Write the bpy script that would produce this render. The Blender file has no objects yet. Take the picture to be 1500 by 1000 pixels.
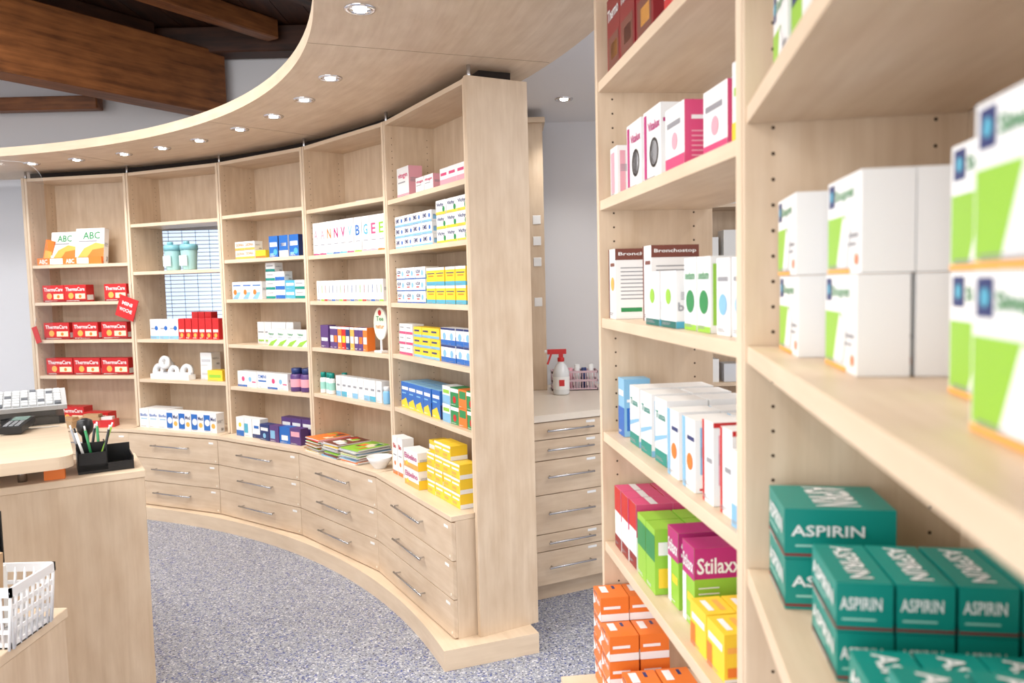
import bpy, math, random
from mathutils import Matrix, Vector
random.seed(7)
scene = bpy.context.scene
try:
    scene.view_settings.view_transform = 'Standard'
    scene.view_settings.look = 'None'
    scene.view_settings.exposure = 0.12
except Exception: pass

# ---------------------------------------------------------------- materials
def newmat(name):
    m = bpy.data.materials.new(name); m.use_nodes = True
    nt = m.node_tree; b = nt.nodes['Principled BSDF']
    return m, nt, b
_mc = {}
def lin(c): 
    return tuple(((x/255.0)/12.92 if x/255.0 <= 0.04045 else (((x/255.0)+0.055)/1.055)**2.4) for x in c)
def mat(c, rough=0.45, metal=0.0, emit=0.0, alpha=None, trans=0.0):
    k = (tuple(c), rough, metal, emit, trans)
    if k in _mc: return _mc[k]
    m, nt, b = newmat('paint_%02x%02x%02x' % tuple(int(v) for v in c))
    l = lin(c)
    b.inputs['Base Color'].default_value = (*l, 1)
    b.inputs['Roughness'].default_value = rough
    b.inputs['Metallic'].default_value = metal
    if emit:
        b.inputs['Emission Color'].default_value = (*l, 1)
        b.inputs['Emission Strength'].default_value = emit
    if trans:
        b.inputs['Transmission Weight'].default_value = trans
    _mc[k] = m
    return m

def wood(name, c1, c2, rough=0.42, su=1.6, sv=26, blot=0.5):
    m, nt, b = newmat(name)
    N = nt.nodes; L = nt.links
    tc = N.new('ShaderNodeTexCoord')
    mp = N.new('ShaderNodeMapping'); mp.inputs['Scale'].default_value = (su, sv, 1)
    L.new(tc.outputs['UV'], mp.inputs['Vector'])
    n1 = N.new('ShaderNodeTexNoise'); n1.inputs['Scale'].default_value = 1.6; n1.inputs['Detail'].default_value = 6
    n1.inputs['Roughness'].default_value = 0.62; n1.inputs['Distortion'].default_value = 0.35
    L.new(mp.outputs['Vector'], n1.inputs['Vector'])
    mp2 = N.new('ShaderNodeMapping'); mp2.inputs['Scale'].default_value = (4, 11, 1)
    L.new(tc.outputs['UV'], mp2.inputs['Vector'])
    n2 = N.new('ShaderNodeTexNoise'); n2.inputs['Scale'].default_value = 1.5; n2.inputs['Detail'].default_value = 4
    L.new(mp2.outputs['Vector'], n2.inputs['Vector'])
    mx = N.new('ShaderNodeMix'); mx.data_type = 'FLOAT'; mx.inputs[0].default_value = blot
    L.new(n1.outputs['Fac'], mx.inputs[2]); L.new(n2.outputs['Fac'], mx.inputs[3])
    cr = N.new('ShaderNodeValToRGB')
    cr.color_ramp.elements[0].position = 0.34; cr.color_ramp.elements[0].color = (*lin(c2), 1)
    cr.color_ramp.elements[1].position = 0.64; cr.color_ramp.elements[1].color = (*lin(c1), 1)
    L.new(mx.outputs[0], cr.inputs['Fac'])
    L.new(cr.outputs['Color'], b.inputs['Base Color'])
    b.inputs['Roughness'].default_value = rough
    return m
MAPLE = wood('maple_veneer', (222, 200, 174), (203, 177, 148))
MAPLE_EDGE = wood('maple_edging', (230, 208, 181), (217, 193, 165))
BEAM = wood('beam_timber', (164, 102, 56), (92, 52, 26), 0.5, 0.8, 14, 0.35)
DARKWOOD = wood('ceiling_timber', (84, 48, 30), (40, 23, 15), 0.6, 0.8, 12, 0.35)

def floor_mat():
    m, nt, b = newmat('speckled_vinyl'); N = nt.nodes; L = nt.links
    tc = N.new('ShaderNodeTexCoord')
    def speck(scale, thr, seedoff):
        mp = N.new('ShaderNodeMapping'); mp.inputs['Location'].default_value = (seedoff, seedoff*1.7, 0)
        L.new(tc.outputs['Object'], mp.inputs['Vector'])
        v = N.new('ShaderNodeTexVoronoi'); v.inputs['Scale'].default_value = scale; v.feature = 'F1'
        L.new(mp.outputs['Vector'], v.inputs['Vector'])
        s = N.new('ShaderNodeSeparateColor'); L.new(v.outputs['Color'], s.inputs['Color'])
        g = N.new('ShaderNodeMath'); g.operation = 'GREATER_THAN'; g.inputs[1].default_value = thr
        L.new(s.outputs['Red'], g.inputs[0])
        return g
    base = N.new('ShaderNodeRGB'); base.outputs[0].default_value = (*lin((152, 155, 163)), 1)
    prev = base.outputs[0]
    for sc, thr, off, col in ((140, .70, 0, (180, 183, 190)), (170, .80, 3.3, (118, 124, 148)), (150, .90, 7.1, (70, 84, 146)), (150, .93, 11.7, (214, 214, 218)), (170, .93, 17.0, (74, 76, 90))):
        g = speck(sc, thr, off)
        mx = N.new('ShaderNodeMix'); mx.data_type = 'RGBA'
        L.new(g.outputs[0], mx.inputs[0]); L.new(prev, mx.inputs[6]); mx.inputs[7].default_value = (*lin(col), 1)
        prev = mx.outputs[2]
    L.new(prev, b.inputs['Base Color']); b.inputs['Roughness'].default_value = 0.36
    return m
FLOOR = floor_mat()
def wallmat():
    m, nt, b = newmat('white_plaster'); N = nt.nodes; L = nt.links
    tc = N.new('ShaderNodeTexCoord'); n = N.new('ShaderNodeTexNoise'); n.inputs['Scale'].default_value = 60
    L.new(tc.outputs['Object'], n.inputs['Vector'])
    bp = N.new('ShaderNodeBump'); bp.inputs['Strength'].default_value = 0.08
    L.new(n.outputs['Fac'], bp.inputs['Height']); L.new(bp.outputs['Normal'], b.inputs['Normal'])
    b.inputs['Base Color'].default_value = (*lin((230, 229, 231)), 1); b.inputs['Roughness'].default_value = 0.8
    return m
WALL = wallmat()
STEEL = mat((190, 190, 192), 0.25, 1.0)
CHROME = mat((225, 225, 228), 0.12, 1.0)
BLACK = mat((22, 22, 24), 0.4)
DARK = mat((40, 30, 24), 0.8)
def glassmat():
    m, nt, b = newmat('acrylic'); N = nt.nodes; L = nt.links
    tr = N.new('ShaderNodeBsdfTransparent'); gl = N.new('ShaderNodeBsdfGlossy'); gl.inputs['Roughness'].default_value = 0.03
    tr.inputs[0].default_value = (.95, .96, .97, 1)
    fr = N.new('ShaderNodeFresnel'); fr.inputs['IOR'].default_value = 1.45
    mx = N.new('ShaderNodeMixShader'); L.new(fr.outputs[0], mx.inputs[0]); L.new(tr.outputs[0], mx.inputs[1]); L.new(gl.outputs[0], mx.inputs[2])
    L.new(mx.outputs[0], N['Material Output'].inputs['Surface'])
    return m
ACRYL = glassmat()

C = dict(w=(242, 242, 241), off=(230, 229, 226), red=(200, 36, 38), dred=(138, 28, 34), org=(234, 124, 48), lorg=(246, 176, 84), yel=(247, 208, 56),
         grn=(150, 202, 66), dgrn=(44, 140, 80), mint=(160, 215, 202), teal=(8, 140, 128), dteal=(0, 104, 98), blu=(40, 106, 188), lblu=(134, 188, 222), navy=(38, 56, 112),
         pnk=(216, 76, 124), lpnk=(234, 168, 182), mag=(186, 40, 120), pur=(92, 62, 122), gry=(150, 150, 155), lgry=(205, 206, 210), blk=(30, 30, 32), brn=(120, 66, 54), cyan=(84, 174, 202), cream=(240, 226, 190), kraft=(186, 150, 110))
def cm(k): return mat(C[k], 0.4)

# ---------------------------------------------------------------- mesh builder
_txt = {}
def text_geo(s):
    if s in _txt: return _txt[s]
    cu = bpy.data.curves.new('t', 'FONT'); cu.body = s; cu.resolution_u = 2; cu.offset = 0.018
    ob = bpy.data.objects.new('t', cu); scene.collection.objects.link(ob)
    dg = bpy.context.evaluated_depsgraph_get(); dg.update()
    ev = ob.evaluated_get(dg); me = ev.to_mesh()
    vs = [(v.co.x, v.co.y) for v in me.vertices]; fs = [tuple(p.vertices) for p in me.polygons]
    ev.to_mesh_clear(); bpy.data.objects.remove(ob); bpy.data.curves.remove(cu)
    x0 = min(v[0] for v in vs); x1 = max(v[0] for v in vs); y0 = min(v[1] for v in vs); y1 = max(v[1] for v in vs)
    vs = [((x-x0)/(x1-x0), (y-y0)/(y1-y0)) for x, y in vs]
    _txt[s] = (vs, fs); return _txt[s]

I4 = Matrix.Identity(4)
def T(x, y, z): return Matrix.Translation((x, y, z))
def RZ(a): return Matrix.Rotation(a, 4, 'Z')
def RX(a): return Matrix.Rotation(a, 4, 'X')
def RY(a): return Matrix.Rotation(a, 4, 'Y')
class MB:
    def __init__(s): s.v = []; s.f = []; s.m = []; s.uv = []; s.mats = []; s.sm = []
    def mi(s, m):
        if m not in s.mats: s.mats.append(m)
        return s.mats.index(m)
    def face(s, pts, m, M=I4, uv=None, smooth=False):
        b = len(s.v)
        for p in pts: s.v.append(tuple(M @ Vector(p)))
        s.f.append(tuple(range(b, b+len(pts)))); s.m.append(s.mi(m)); s.sm.append(smooth)
        s.uv.extend(uv if uv else [(0, 0)]*len(pts))
    def box(s, M, x0, x1, y0, y1, z0, z1, m, g=None, faces=None):
        faces = faces or {}
        if g is None:
            e = [x1-x0, y1-y0, z1-z0]; g = e.index(max(e))
        oth = [a for a in (0, 1, 2) if a != g]
        ou, ov = random.random()*20, random.random()*20
        P = [(x0,y0,z0),(x1,y0,z0),(x1,y1,z0),(x0,y1,z0),(x0,y0,z1),(x1,y0,z1),(x1,y1,z1),(x0,y1,z1)]
        b = len(s.v)
        for p in P: s.v.append(tuple(M @ Vector(p)))
        F = {'bot':(0,3,2,1),'top':(4,5,6,7),'front':(0,1,5,4),'right':(1,2,6,5),'back':(2,3,7,6),'left':(3,0,4,7)}
        for k, f in F.items():
            s.f.append(tuple(b+i for i in f)); s.m.append(s.mi(faces.get(k, m))); s.sm.append(False)
            for i in f:
                p = P[i]; s.uv.append((p[g]+ou, p[oth[0]]+p[oth[1]]+ov))
    def cyl(s, M, r, z0, z1, m, seg=16, r2=None, smooth=True, caps=True):
        s.lathe(M, [(r, z0), (r if r2 is None else r2, z1)], m, seg, caps)
    def lathe(s, M, prof, m, seg=20, caps=True):
        b = len(s.v)
        for r, z in prof:
            for i in range(seg):
                a = 2*math.pi*i/seg
                s.v.append(tuple(M @ Vector((r*math.cos(a), r*math.sin(a), z))))
        for j in range(len(prof)-1):
            for i in range(seg):
                k = (i+1) % seg
                s.f.append((b+j*seg+i, b+j*seg+k, b+(j+1)*seg+k, b+(j+1)*seg+i)); s.m.append(s.mi(m)); s.sm.append(True); s.uv.extend([(0,0)]*4)
        if caps:
            s.f.append(tuple(b+i for i in reversed(range(seg)))); s.m.append(s.mi(m)); s.sm.append(False); s.uv.extend([(0,0)]*seg)
            e = b+(len(prof)-1)*seg
            s.f.append(tuple(e+i for i in range(seg))); s.m.append(s.mi(m)); s.sm.append(False); s.uv.extend([(0,0)]*seg)
    def rod(s, M, p, q, r, m, seg=8):
        p = Vector(p); q = Vector(q); d = q-p
        Rm = d.to_track_quat('Z', 'Y').to_matrix().to_4x4()
        s.cyl(M @ Matrix.Translation(p) @ Rm, r, 0, d.length, m, seg)
    def arc(s, cx, cy, r0, r1, a0, a1, z0, z1, m, n=60, me=None):
        me = me or m
        A = [math.radians(a0+(a1-a0)*i/n) for i in range(n+1)]
        def p(r, a, z): return (cx+r*math.cos(a), cy+r*math.sin(a), z)
        for i in range(n):
            a, b = A[i], A[i+1]; ua, ub = a*4, b*4
            s.face([p(r0,a,z0),p(r0,b,z0),p(r1,b,z0),p(r1,a,z0)], m, I4, [(ua,0),(ub,0),(ub,r1-r0),(ua,r1-r0)])
            s.face([p(r0,a,z1),p(r1,a,z1),p(r1,b,z1),p(r0,b,z1)], m, I4, [(ua,0),(ua,r1-r0),(ub,r1-r0),(ub,0)])
            s.face([p(r0,a,z0),p(r0,a,z1),p(r0,b,z1),p(r0,b,z0)], me, I4, [(ua,5),(ua,5+z1-z0),(ub,5+z1-z0),(ub,5)])
            s.face([p(r1,a,z0),p(r1,b,z0),p(r1,b,z1),p(r1,a,z1)], me, I4, [(ua,7),(ub,7),(ub,7+z1-z0),(ua,7+z1-z0)])
        for a, fl in ((A[0], 0), (A[-1], 1)):
            q = [p(r0,a,z0),p(r1,a,z0),p(r1,a,z1),p(r0,a,z1)]
            uv = [(0,0),(r1-r0,0),(r1-r0,z1-z0),(0,z1-z0)]
            s.face(q if not fl else q[::-1], me, I4, uv)
    def text(s, M, st, x0, x1, z0, z1, m, y=-0.0006, mode='front', X=0):
        vs, fs = text_geo(st); b = len(s.v)
        for u, v in vs:
            a = x0+(x1-x0)*u; c = z0+(z1-z0)*v
            if mode == 'front': q = (a, y, c)
            elif mode == 'side': q = (X, a, c)
            else: q = (a, c, X)
            s.v.append(tuple(M @ Vector(q)))
        for f in fs:
            s.f.append(tuple(b+i for i in f)); s.m.append(s.mi(m)); s.sm.append(False); s.uv.extend([(0,0)]*len(f))
    def obj(s, name, bevel=0, parent=None):
        me = bpy.data.meshes.new(name); me.from_pydata(s.v, [], s.f)
        for m in s.mats: me.materials.append(m)
        me.polygons.foreach_set('material_index', s.m)
        me.polygons.foreach_set('use_smooth', s.sm)
        ul = me.uv_layers.new(name='UVMap')
        ul.data.foreach_set('uv', [c for u in s.uv for c in u])
        me.update()
        ob = bpy.data.objects.new(name, me); scene.collection.objects.link(ob)
        if bevel:
            bm = ob.modifiers.new('bevel', 'BEVEL'); bm.width = bevel; bm.segments = 1; bm.limit_method = 'ANGLE'
        if parent: ob.parent = parent
        return ob

# ---------------------------------------------------------------- room geometry
CX, CY, R = -3.94, 1.67, 4.06
HC = 1.538; CH = 3.50
def slab(name, x0, x1, y0, y1, z0, z1, m, bev=0):
    mb = MB(); mb.box(I4, x0, x1, y0, y1, z0, z1, m); return mb.obj(name, bev)
slab('floor', -7, 3, -3, 6.3, -0.05, 0, FLOOR)
slab('wall_left', -7.1, -7, -3, 6.3, 0, CH, WALL)
slab('wall_right', 2.4, 2.5, -3, 5.0, 0, CH, WALL)
mb = MB(); wx0, wx1, wz0, wz1 = -2.80, -2.05, 1.0, 2.05
for a in ((-7, wx0, 0, CH), (wx1, -0.3, 0, CH), (wx0, wx1, 0, wz0), (wx0, wx1, wz1, CH)):
    mb.box(I4, a[0], a[1], 6.3, 6.42, a[2], a[3], WALL)
mb.obj('wall_back')
mb = MB(); mb.box(I4, -0.3, 2.4, 5.0, 5.1, 0, CH, WALL); mb.box(I4, -0.3, -0.2, 5.1, 6.42, 0, CH, WALL); mb.obj('wall_backroom')
mb = MB()
SKYP = mat((206, 220, 236), 0.5, 0, 0.9)
mb.box(I4, wx0, wx1, 6.36, 6.38, wz0, wz1, SKYP)
fr = mat((225, 228, 232), 0.4)
for x in (wx0, wx1-0.04): mb.box(I4, x, x+0.04, 6.31, 6.36, wz0, wz1, fr)
for z in (wz0, wz1-0.04): mb.box(I4, wx0, wx1, 6.31, 6.36, z, z+0.04, fr)
n = 34; SLAT = mat((222, 228, 236), .5, 0, .25)
for i in range(1, n): mb.box(I4, wx0+.04, wx1-.04, 6.335, 6.352, wz0+(wz1-wz0)*i/n, wz0+(wz1-wz0)*i/n+0.008, SLAT)
for i in range(1, 7): mb.box(I4, wx0+(wx1-wx0)*i/7, wx0+(wx1-wx0)*i/7+0.003, 6.33, 6.333, wz0, wz1, mat((160, 170, 186)))
mb.obj('window_1')
mb = MB()
for i in range(48):
    x = -7+i*0.2
    mb.box(I4, x, x+0.195, -3, 6.42, CH, CH+.05, DARKWOOD, 1)
mb.box(I4, 2.6, 3, -3, 6.42, CH, CH+.05, DARKWOOD, 1)
mb.box(I4, -7, 3, -3, 6.42, CH+.05, CH+.06, DARKWOOD, 1)
mb.obj('ceiling')
slab('ceiling_backroom', -0.2, 2.4, 0.2, 5.0, 2.52, 2.58, mat((240, 240, 242), 0.7))
def beam(name, p, q, w, h, z, m):
    d = Vector((q[0]-p[0], q[1]-p[1], 0)); L = d.length; a = math.atan2(d.y, d.x)
    mb = MB(); M = T(p[0], p[1], 0) @ RZ(a); mb.box(M, 0, L, -w/2, w/2, z, z+h, m); return mb.obj(name, 0.008)
beam('timber_beam', (-2.22, 6.25), (-4.9, 2.0), 0.22, 0.47, 2.86, BEAM)
beam('timber_beam', (-3.6, 6.17), (-0.35, 6.17), 0.2, 0.19, 3.30, DARKWOOD)
for k in range(5):
    beam('ceiling_rafter', (-0.8-.9*k, 6.0), (-3.6-.9*k, 1.5), 0.12, 0.14, 3.355, BEAM if k % 2 else DARKWOOD)
beam('timber_beam', (-1.6, 4.7), (-6.5, 3.9), 0.18, 0.14, 3.355, BEAM)
beam('timber_beam', (-6.9, 6.2), (-3.1, 6.2), 0.1, 0.10, 2.93, BEAM)

# canopy
mb = MB(); mb.arc(CX, CY, 3.46, 4.40, -38, 112, 2.40, 2.452, MAPLE, 100, MAPLE_EDGE)
SEAM = mat((150, 124, 98), .8)
for a in (-8, 20.5, 46, 70):
    t = math.radians(a); M = T(CX, CY, 0) @ RZ(t); mb.box(M, 3.462, 4.39, -.0012, .0012, 2.3994, 2.41, SEAM)
mb.obj('canopy_ring')
mb = MB(); mb.arc(CX, CY, R+0.10, R+0.24, 23, 83, 2.352, 2.399, DARK, 50); mb.obj('gap_shade_strip')  # dark strip stands in for the shade between unit tops and canopy
BULB = mat((255, 250, 240), 0.3, 0, 14.0)
def downlight(x, y, z, e=11, size=120):
    mb = MB(); M = T(x, y, z)
    prof = [(0.034, 0.0), (0.036, -0.006), (0.046, -0.007), (0.05, -0.003), (0.05, 0.0)]
    mb.lathe(M, prof, CHROME, 24, False)
    mb.lathe(M, [(0.034, -0.001), (0.022, -0.0005)], CHROME, 24, False)
    mb.cyl(M, 0.020, -0.008, -0.0005, BULB, 16, 0.022)
    ob = mb.obj('downlight')
    l = bpy.data.lights.new('downlight_lamp', 'SPOT'); l.energy = e; l.spot_size = math.radians(size); l.spot_blend = 0.8; l.shadow_soft_size = 0.04
    l.color = (1.0, 0.97, 0.92)
    lo = bpy.data.objects.new('lamp', l); scene.collection.objects.link(lo); lo.location = (x, y, z-0.03); lo.parent = ob
for a in (-18, -11.5, -5, 1.1, 14.1, 27.7, 34.3, 40.8, 47.2, 54.1, 59.9, 65.5, 72, 77.7):
    r = 3.60+0.15*max(0, (a-14))/64.0; t = math.radians(a)
    downlight(CX+r*math.cos(t), CY+r*math.sin(t), 2.40)
downlight(0.31, 4.37, 2.52, 16)
downlight(1.2, 3.2, 2.52, 22)
downlight(1.2, 1.4, 2.52, 22)

# ---------------------------------------------------------------- shelving
PL = [(-3.41, 5.68), (-2.62, 5.52), (-1.86, 5.167), (-1.19, 4.67), (-0.616, 4.02), (-0.165, 3.205)]
PR = [(0.203, 1.86), (0.302, 1.04), (0.165, 0.20)]
TOP = 2.35; DT = 0.60; PZ = 0.085; DEP = 0.27; TH = 0.021
class Bay: pass
def mkbay(p, q):
    b = Bay(); d = Vector((q[0]-p[0], q[1]-p[1])); b.w = d.length
    b.M = T(p[0], p[1], 0) @ RZ(math.atan2(d.y, d.x)); return b
BL = [mkbay(PL[i], PL[i+1]) for i in range(5)]
BR = [mkbay(PR[i], PR[i+1]) for i in range(2)]
HOLE = mat((70, 52, 38), 0.9)
def build_bay(mb, b, shelves, back=True, endL=False, backsegs=None):
    M, w = b.M, b.w
    mb.box(M, 0.002, TH, 0, DEP, PZ if endL else DT, TOP, MAPLE, 2, {'front': MAPLE_EDGE})
    mb.box(M, w-TH, w-0.002, 0, DEP, DT, TOP, MAPLE, 2, {'front': MAPLE_EDGE})
    mb.box(M, TH, w-TH, 0.004, DEP, TOP-TH, TOP, MAPLE, 0, {'front': MAPLE_EDGE})
    for h in shelves:
        mb.box(M, TH+0.001, w-TH-0.001, 0.003, DEP-0.012, h-0.022, h, MAPLE, 0, {'front': MAPLE_EDGE})
    if back:
        for z0, z1 in (backsegs or [(DT, TOP-TH)]):
            mb.box(M, TH, w-TH, DEP-0.009, DEP, z0, z1, MAPLE, 2)
    for hy in (0.035, DEP-0.045):
        z = DT+0.1
        while z < TOP-0.08:
            if all(abs(z-h+0.011) > 0.016 for h in shelves):
                for X, s in ((TH+0.0004, 1), (w-TH-0.0004, -1)):
                    pts = [(X, hy+0.0024*math.cos(k*math.pi/4), z+0.0024*math.sin(k*math.pi/4)) for k in range(8)]
                    mb.face(pts if s > 0 else pts[::-1], HOLE, M)
            z += 0.032
    y0 = -0.105; xa, xb = 0.0125, w-0.0125
    mb.box(M, xa, xb, y0+0.018, DEP, PZ, DT-0.022, MAPLE, 2)
    mb.box(M, xa-0.001, xb+0.001, y0-0.002, 0.0, DT-0.021, DT, MAPLE_EDGE, 0)
    mb.box(M, TH, w-TH, 0.0, DEP-0.012, DT-0.021, DT-0.0005, MAPLE_EDGE, 0)
    zz = PZ+0.006; dh = (DT-0.024-zz)/3.0
    for k in range(3):
        z0 = zz+k*dh; z1 = z0+dh-0.004
        mb.box(M, xa, xb, y0, y0+0.0175, z0, z1, MAPLE, 0)
        zc = (z0+z1)/2+0.012; hl = 0.17; xc = w/2
        for sx in (-1, 1):
            mb.rod(M, (xc+sx*(hl-0.02), y0+0.001, zc), (xc+sx*(hl-0.02), y0-0.028, zc), 0.004, STEEL)
        mb.rod(M, (xc-hl, y0-0.028, zc), (xc+hl, y0-0.028, zc), 0.005, STEEL, 10)
        mb.box(M, xb-0.075, xb-0.035, y0-0.0012, y0+0.0002, z1-0.03, z1-0.018, mat((240, 240, 238)))
        mb.cyl(M @ T(xb-0.02, y0-0.0012, z0+0.018) @ RX(math.pi/2), 0.006, -0.001, 0.001, mat((236, 226, 208)), 10)
SH = [[0.955, 1.21, 1.477, 1.74], [0.934, 1.21, 1.675, 2.0], [0.91, 1.185, 1.475, 1.728, 2.01], [0.92, 1.19, 1.46, 1.722, 1.985], [0.928, 1.197, 1.453, 1.717, 1.96]]
mb = MB()
for i, b in enumerate(BL):
    build_bay(mb, b, SH[i], backsegs=[(DT, 1.21), (2.0, TOP-TH)] if i == 1 else None)
b = BL[4]; mb.box(b.M, b.w-0.001, b.w+0.022, -0.004, DEP+0.004, PZ, TOP+0.004, MAPLE, 2)
b = BL[0]; mb.box(b.M, -0.021, 0.001, -0.004, DEP+0.004, PZ, TOP+0.004, MAPLE, 2)
mb.arc(CX, CY, 3.90, R+DEP-0.02, 21.0, 84.5, 0, PZ, MAPLE_EDGE, 60)
for p in PL:
    a = math.atan2(p[1]-CY, p[0]-CX)
    mb.cyl(T(p[0]+0.02*math.cos(a), p[1]+0.02*math.sin(a), 0), 0.008, TOP-0.01, 2.3995, STEEL, 10)
mb.obj('display_shelving_unit', 0.0015)
mb = MB()
SR = [[0.926, 1.187, 1.452, 1.72, 1.985], [0.88, 1.158, 1.45, 1.752, 2.03]]
build_bay(mb, BR[0], SR[0], back=False, endL=True)
build_bay(mb, BR[1], SR[1])
for b in BR: mb.box(b.M, -0.01, b.w+0.01, -0.14, DEP, 0, PZ, MAPLE_EDGE, 0)
for p in PR: mb.cyl(T(p[0]+0.03, p[1], 0), 0.008, TOP-0.01, 2.3995, STEEL, 10)
mb.obj('display_shelving_unit', 0.0012)

# ---------------------------------------------------------------- products
def carton(mb, M, w, h, d, D):
    base = cm(D.get('b', 'w')); fc = {}
    for k in ('top', 'front', 'right', 'left'):
        if k in D: fc[k] = cm(D[k])
    mb.box(M, 0, w, 0, d, 0, h, base, 0, fc)
    e = 0.0005
    def fq(x0, z0, x1, z1, c, y):
        mb.face([(x0*w, y, z0*h), (x1*w, y, z0*h), (x1*w, y, z1*h), (x0*w, y, z1*h)], cm(c), M)
    def sq(y0, z0, y1, z1, c, X):
        mb.face([(X, y0*d, z0*h), (X, y1*d, z0*h), (X, y1*d, z1*h), (X, y0*d, z1*h)], cm(c), M)
    for el in D.get('f', []):
        if el[0] == 'p':
            mb.face([(x*w, -e*el[3] if len(el) > 3 else -e, z*h) for x, z in el[1]], cm(el[2]), M)
        elif el[0] == 'c':
            _, cx, cz, r, c = el
            mb.face([(cx*w+r*h*math.cos(k*math.pi/7), -e*1.6, cz*h+r*h*math.sin(k*math.pi/7)) for k in range(14)], cm(c), M)
        else: fq(*el, -e)
    for el in D.get('s', []): sq(*el, w+e)
    fine = 'gry' if D.get('b', 'w') in ('w', 'off', 'yel') else 'off'
    z = .05; mm = min(.012, .0022/h)
    for k in range(2):
        fq(.08, z, .08+random.choice((.3, .5, .6)), z+mm, fine, -e*2); z += 2.2*mm
    if D.get('b', 'w') == 'w' and D.get('smallprint', 1):
        z = .5
        for k in range(5):
            sq(.12, z, random.choice((.6, .8, .88)), z+mm, 'gry', w+e*2); z += 2.4*mm
        for k in range(7): sq(.55+.045*k, .08, .55+.045*k+.02, .22, 'blk', w+e*2)
    for el in D.get('u', []):
        x0, y0, x1, y1, c = el; X = h+e
        mb.face([(x0*w, y0*d, X), (x1*w, y0*d, X), (x1*w, y1*d, X), (x0*w, y1*d, X)], cm(c), M)
    for st, x0, z0, x1, z1, c in D.get('t', []):
        mb.text(M, st, x0*w, x1*w, z0*h, z1*h, cm(c), -e*2.2)
    for st, x0, z0, x1, z1, c in D.get('ts', []):
        mb.text(M, st, x0*d, x1*d, z0*h, z1*h, cm(c), mode='side', X=w+e*2)
    for st, x0, z0, x1, z1, c in D.get('tu', []):
        mb.text(M, st, x0*w, x1*w, z0*d, z1*d, cm(c), mode='top', X=h+e*2)
def row(name, b, sh, x0, n, w, h, d, D, stack=1, gap=0.003, y=0.03, deep=1, jit=0.012, mb=None):
    own = mb is None
    mb = mb or MB()
    Ds = D if isinstance(D, list) else [D]
    for i in range(n):
        st = stack[i % len(stack)] if isinstance(stack, (list, tuple)) else stack
        for k in range(st):
            for q in range(deep):
                a = random.uniform(-jit, jit)
                M = b.M @ T(x0+i*(w+gap), y+q*(d+0.003)+random.uniform(0, 0.003), sh+0.0006+k*(h+0.0008)) @ RZ(a)
                carton(mb, M, w, h, d, Ds[i % len(Ds)])
    if own: return mb.obj(name)

red = dict(b='red', f=[(0.0, 0.0, 1, 0.12, 'dred'), (0.5, .18, .95, .48, 'cream'), ('c', .3, .36, .18, 'lorg'), ('c', .72, .32, .10, 'org')], t=[('ThermaCare', .06, .64, .94, .86, 'w')], s=[(.1, .1, .9, .4, 'off')])
B = BL[0]
row('red_heat_patch_boxes', B, 1.477, .05, 2, .175, .12, .08, red, y=.05)
row('red_heat_patch_boxes', B, 1.477, .55, 1, .175, .12, .08, red, y=.05)
row('red_heat_patch_boxes', B, 1.21, .04, 3, .205, .12, .08, red, gap=.03, y=.05)
row('red_heat_patch_boxes', B, .955, .04, 3, .215, .12, .08, red, gap=.01, y=.05)
row('red_heat_patch_boxes', B, .60, .34, 1, .2, .09, .09, red, y=.02)
row('red_heat_patch_boxes', B, .60, .10, 1, .2, .12, .09, red, y=.08)
mb = MB()
abc = dict(b='w', f=[('p', [(0, .0), (1, 0), (1, .22), (0, .1)], 'org'), ('p', [(0, .1), (1, .22), (1, .55), (.7, .6), (.3, .45)], 'lorg'), ('p', [(.35, .12), (1, .2), (1, .45), (.6, .4)], 'org', 1.8), (.1, .62, .75, .66, 'gry')], t=[('ABC', .25, .70, .85, .9, 'dgrn'), ('ABC', .05, .03, .35, .12, 'w')])
for k, x in enumerate((.13, .33)):
    carton(mb, B.M @ T(x, .05, 1.7406) @ RZ(.05) @ RX(-.14), .19+.03*k, .235+.02*k, .05, abc)
carton(mb, B.M @ T(.04, .03, 1.7406), .52, .05, .015, dict(b='org', t=[('ABC', .03, .2, .16, .8, 'w'), ('ABC', .45, .2, .58, .8, 'w')], f=[(.2, .1, .4, .9, 'w'), (.62, .1, .8, .9, 'w')]))
carton(mb, B.M @ T(.05, .06, 1.7406) @ RY(.25), .07, .19, .04, dict(b='org', f=[(.1, .2, .9, .6, 'lorg')]))
mb.obj('plaster_display_stand')
mb = MB()
for x, r, h, c in ((.40, .1, .07, 'kraft'), (.22, -.2, .05, 'kraft'), (.50, .3, .05, 'red')):
    mb.box(B.M @ T(x, -.09, .6006) @ RZ(r), 0, .15, 0, .09, 0, h, cm(c)); mb.box(B.M @ T(x, -.09, .6006) @ RZ(r), .02, .13, .02, .07, h, h+.02, cm('off' if c == 'red' else c))
mb.obj('paper_packages')
mb = MB()
M = B.M @ T(B.w-.0, -.025, 1.50)
mb.rod(M, (.0, 0.025, .10), (.0, 0.0, .0), .0012, cm('gry'), 6)
Mt = M @ RY(.35) @ T(-.07, -.006, -.15)
mb.box(Mt, 0, .145, 0, .006, 0, .15, cm('red'))
mb.text(Mt, 'MINI', .03, .11, .09, .115, cm('w'), -.001)
mb.text(Mt, 'WOCHE', .02, .12, .045, .07, cm('w'), -.001)
mb.obj('hanging_sale_tag')
mb = MB(); M = B.M @ T(-.0, -.02, 1.30)
mb.box(M @ RY(-.3), 0, .04, 0, .006, -.12, 0, cm('red')); mb.rod(M, (.02, 0, -.01), (.03, .02, .07), .0012, cm('gry'), 6)
mb.obj('hanging_sale_tag')

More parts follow.
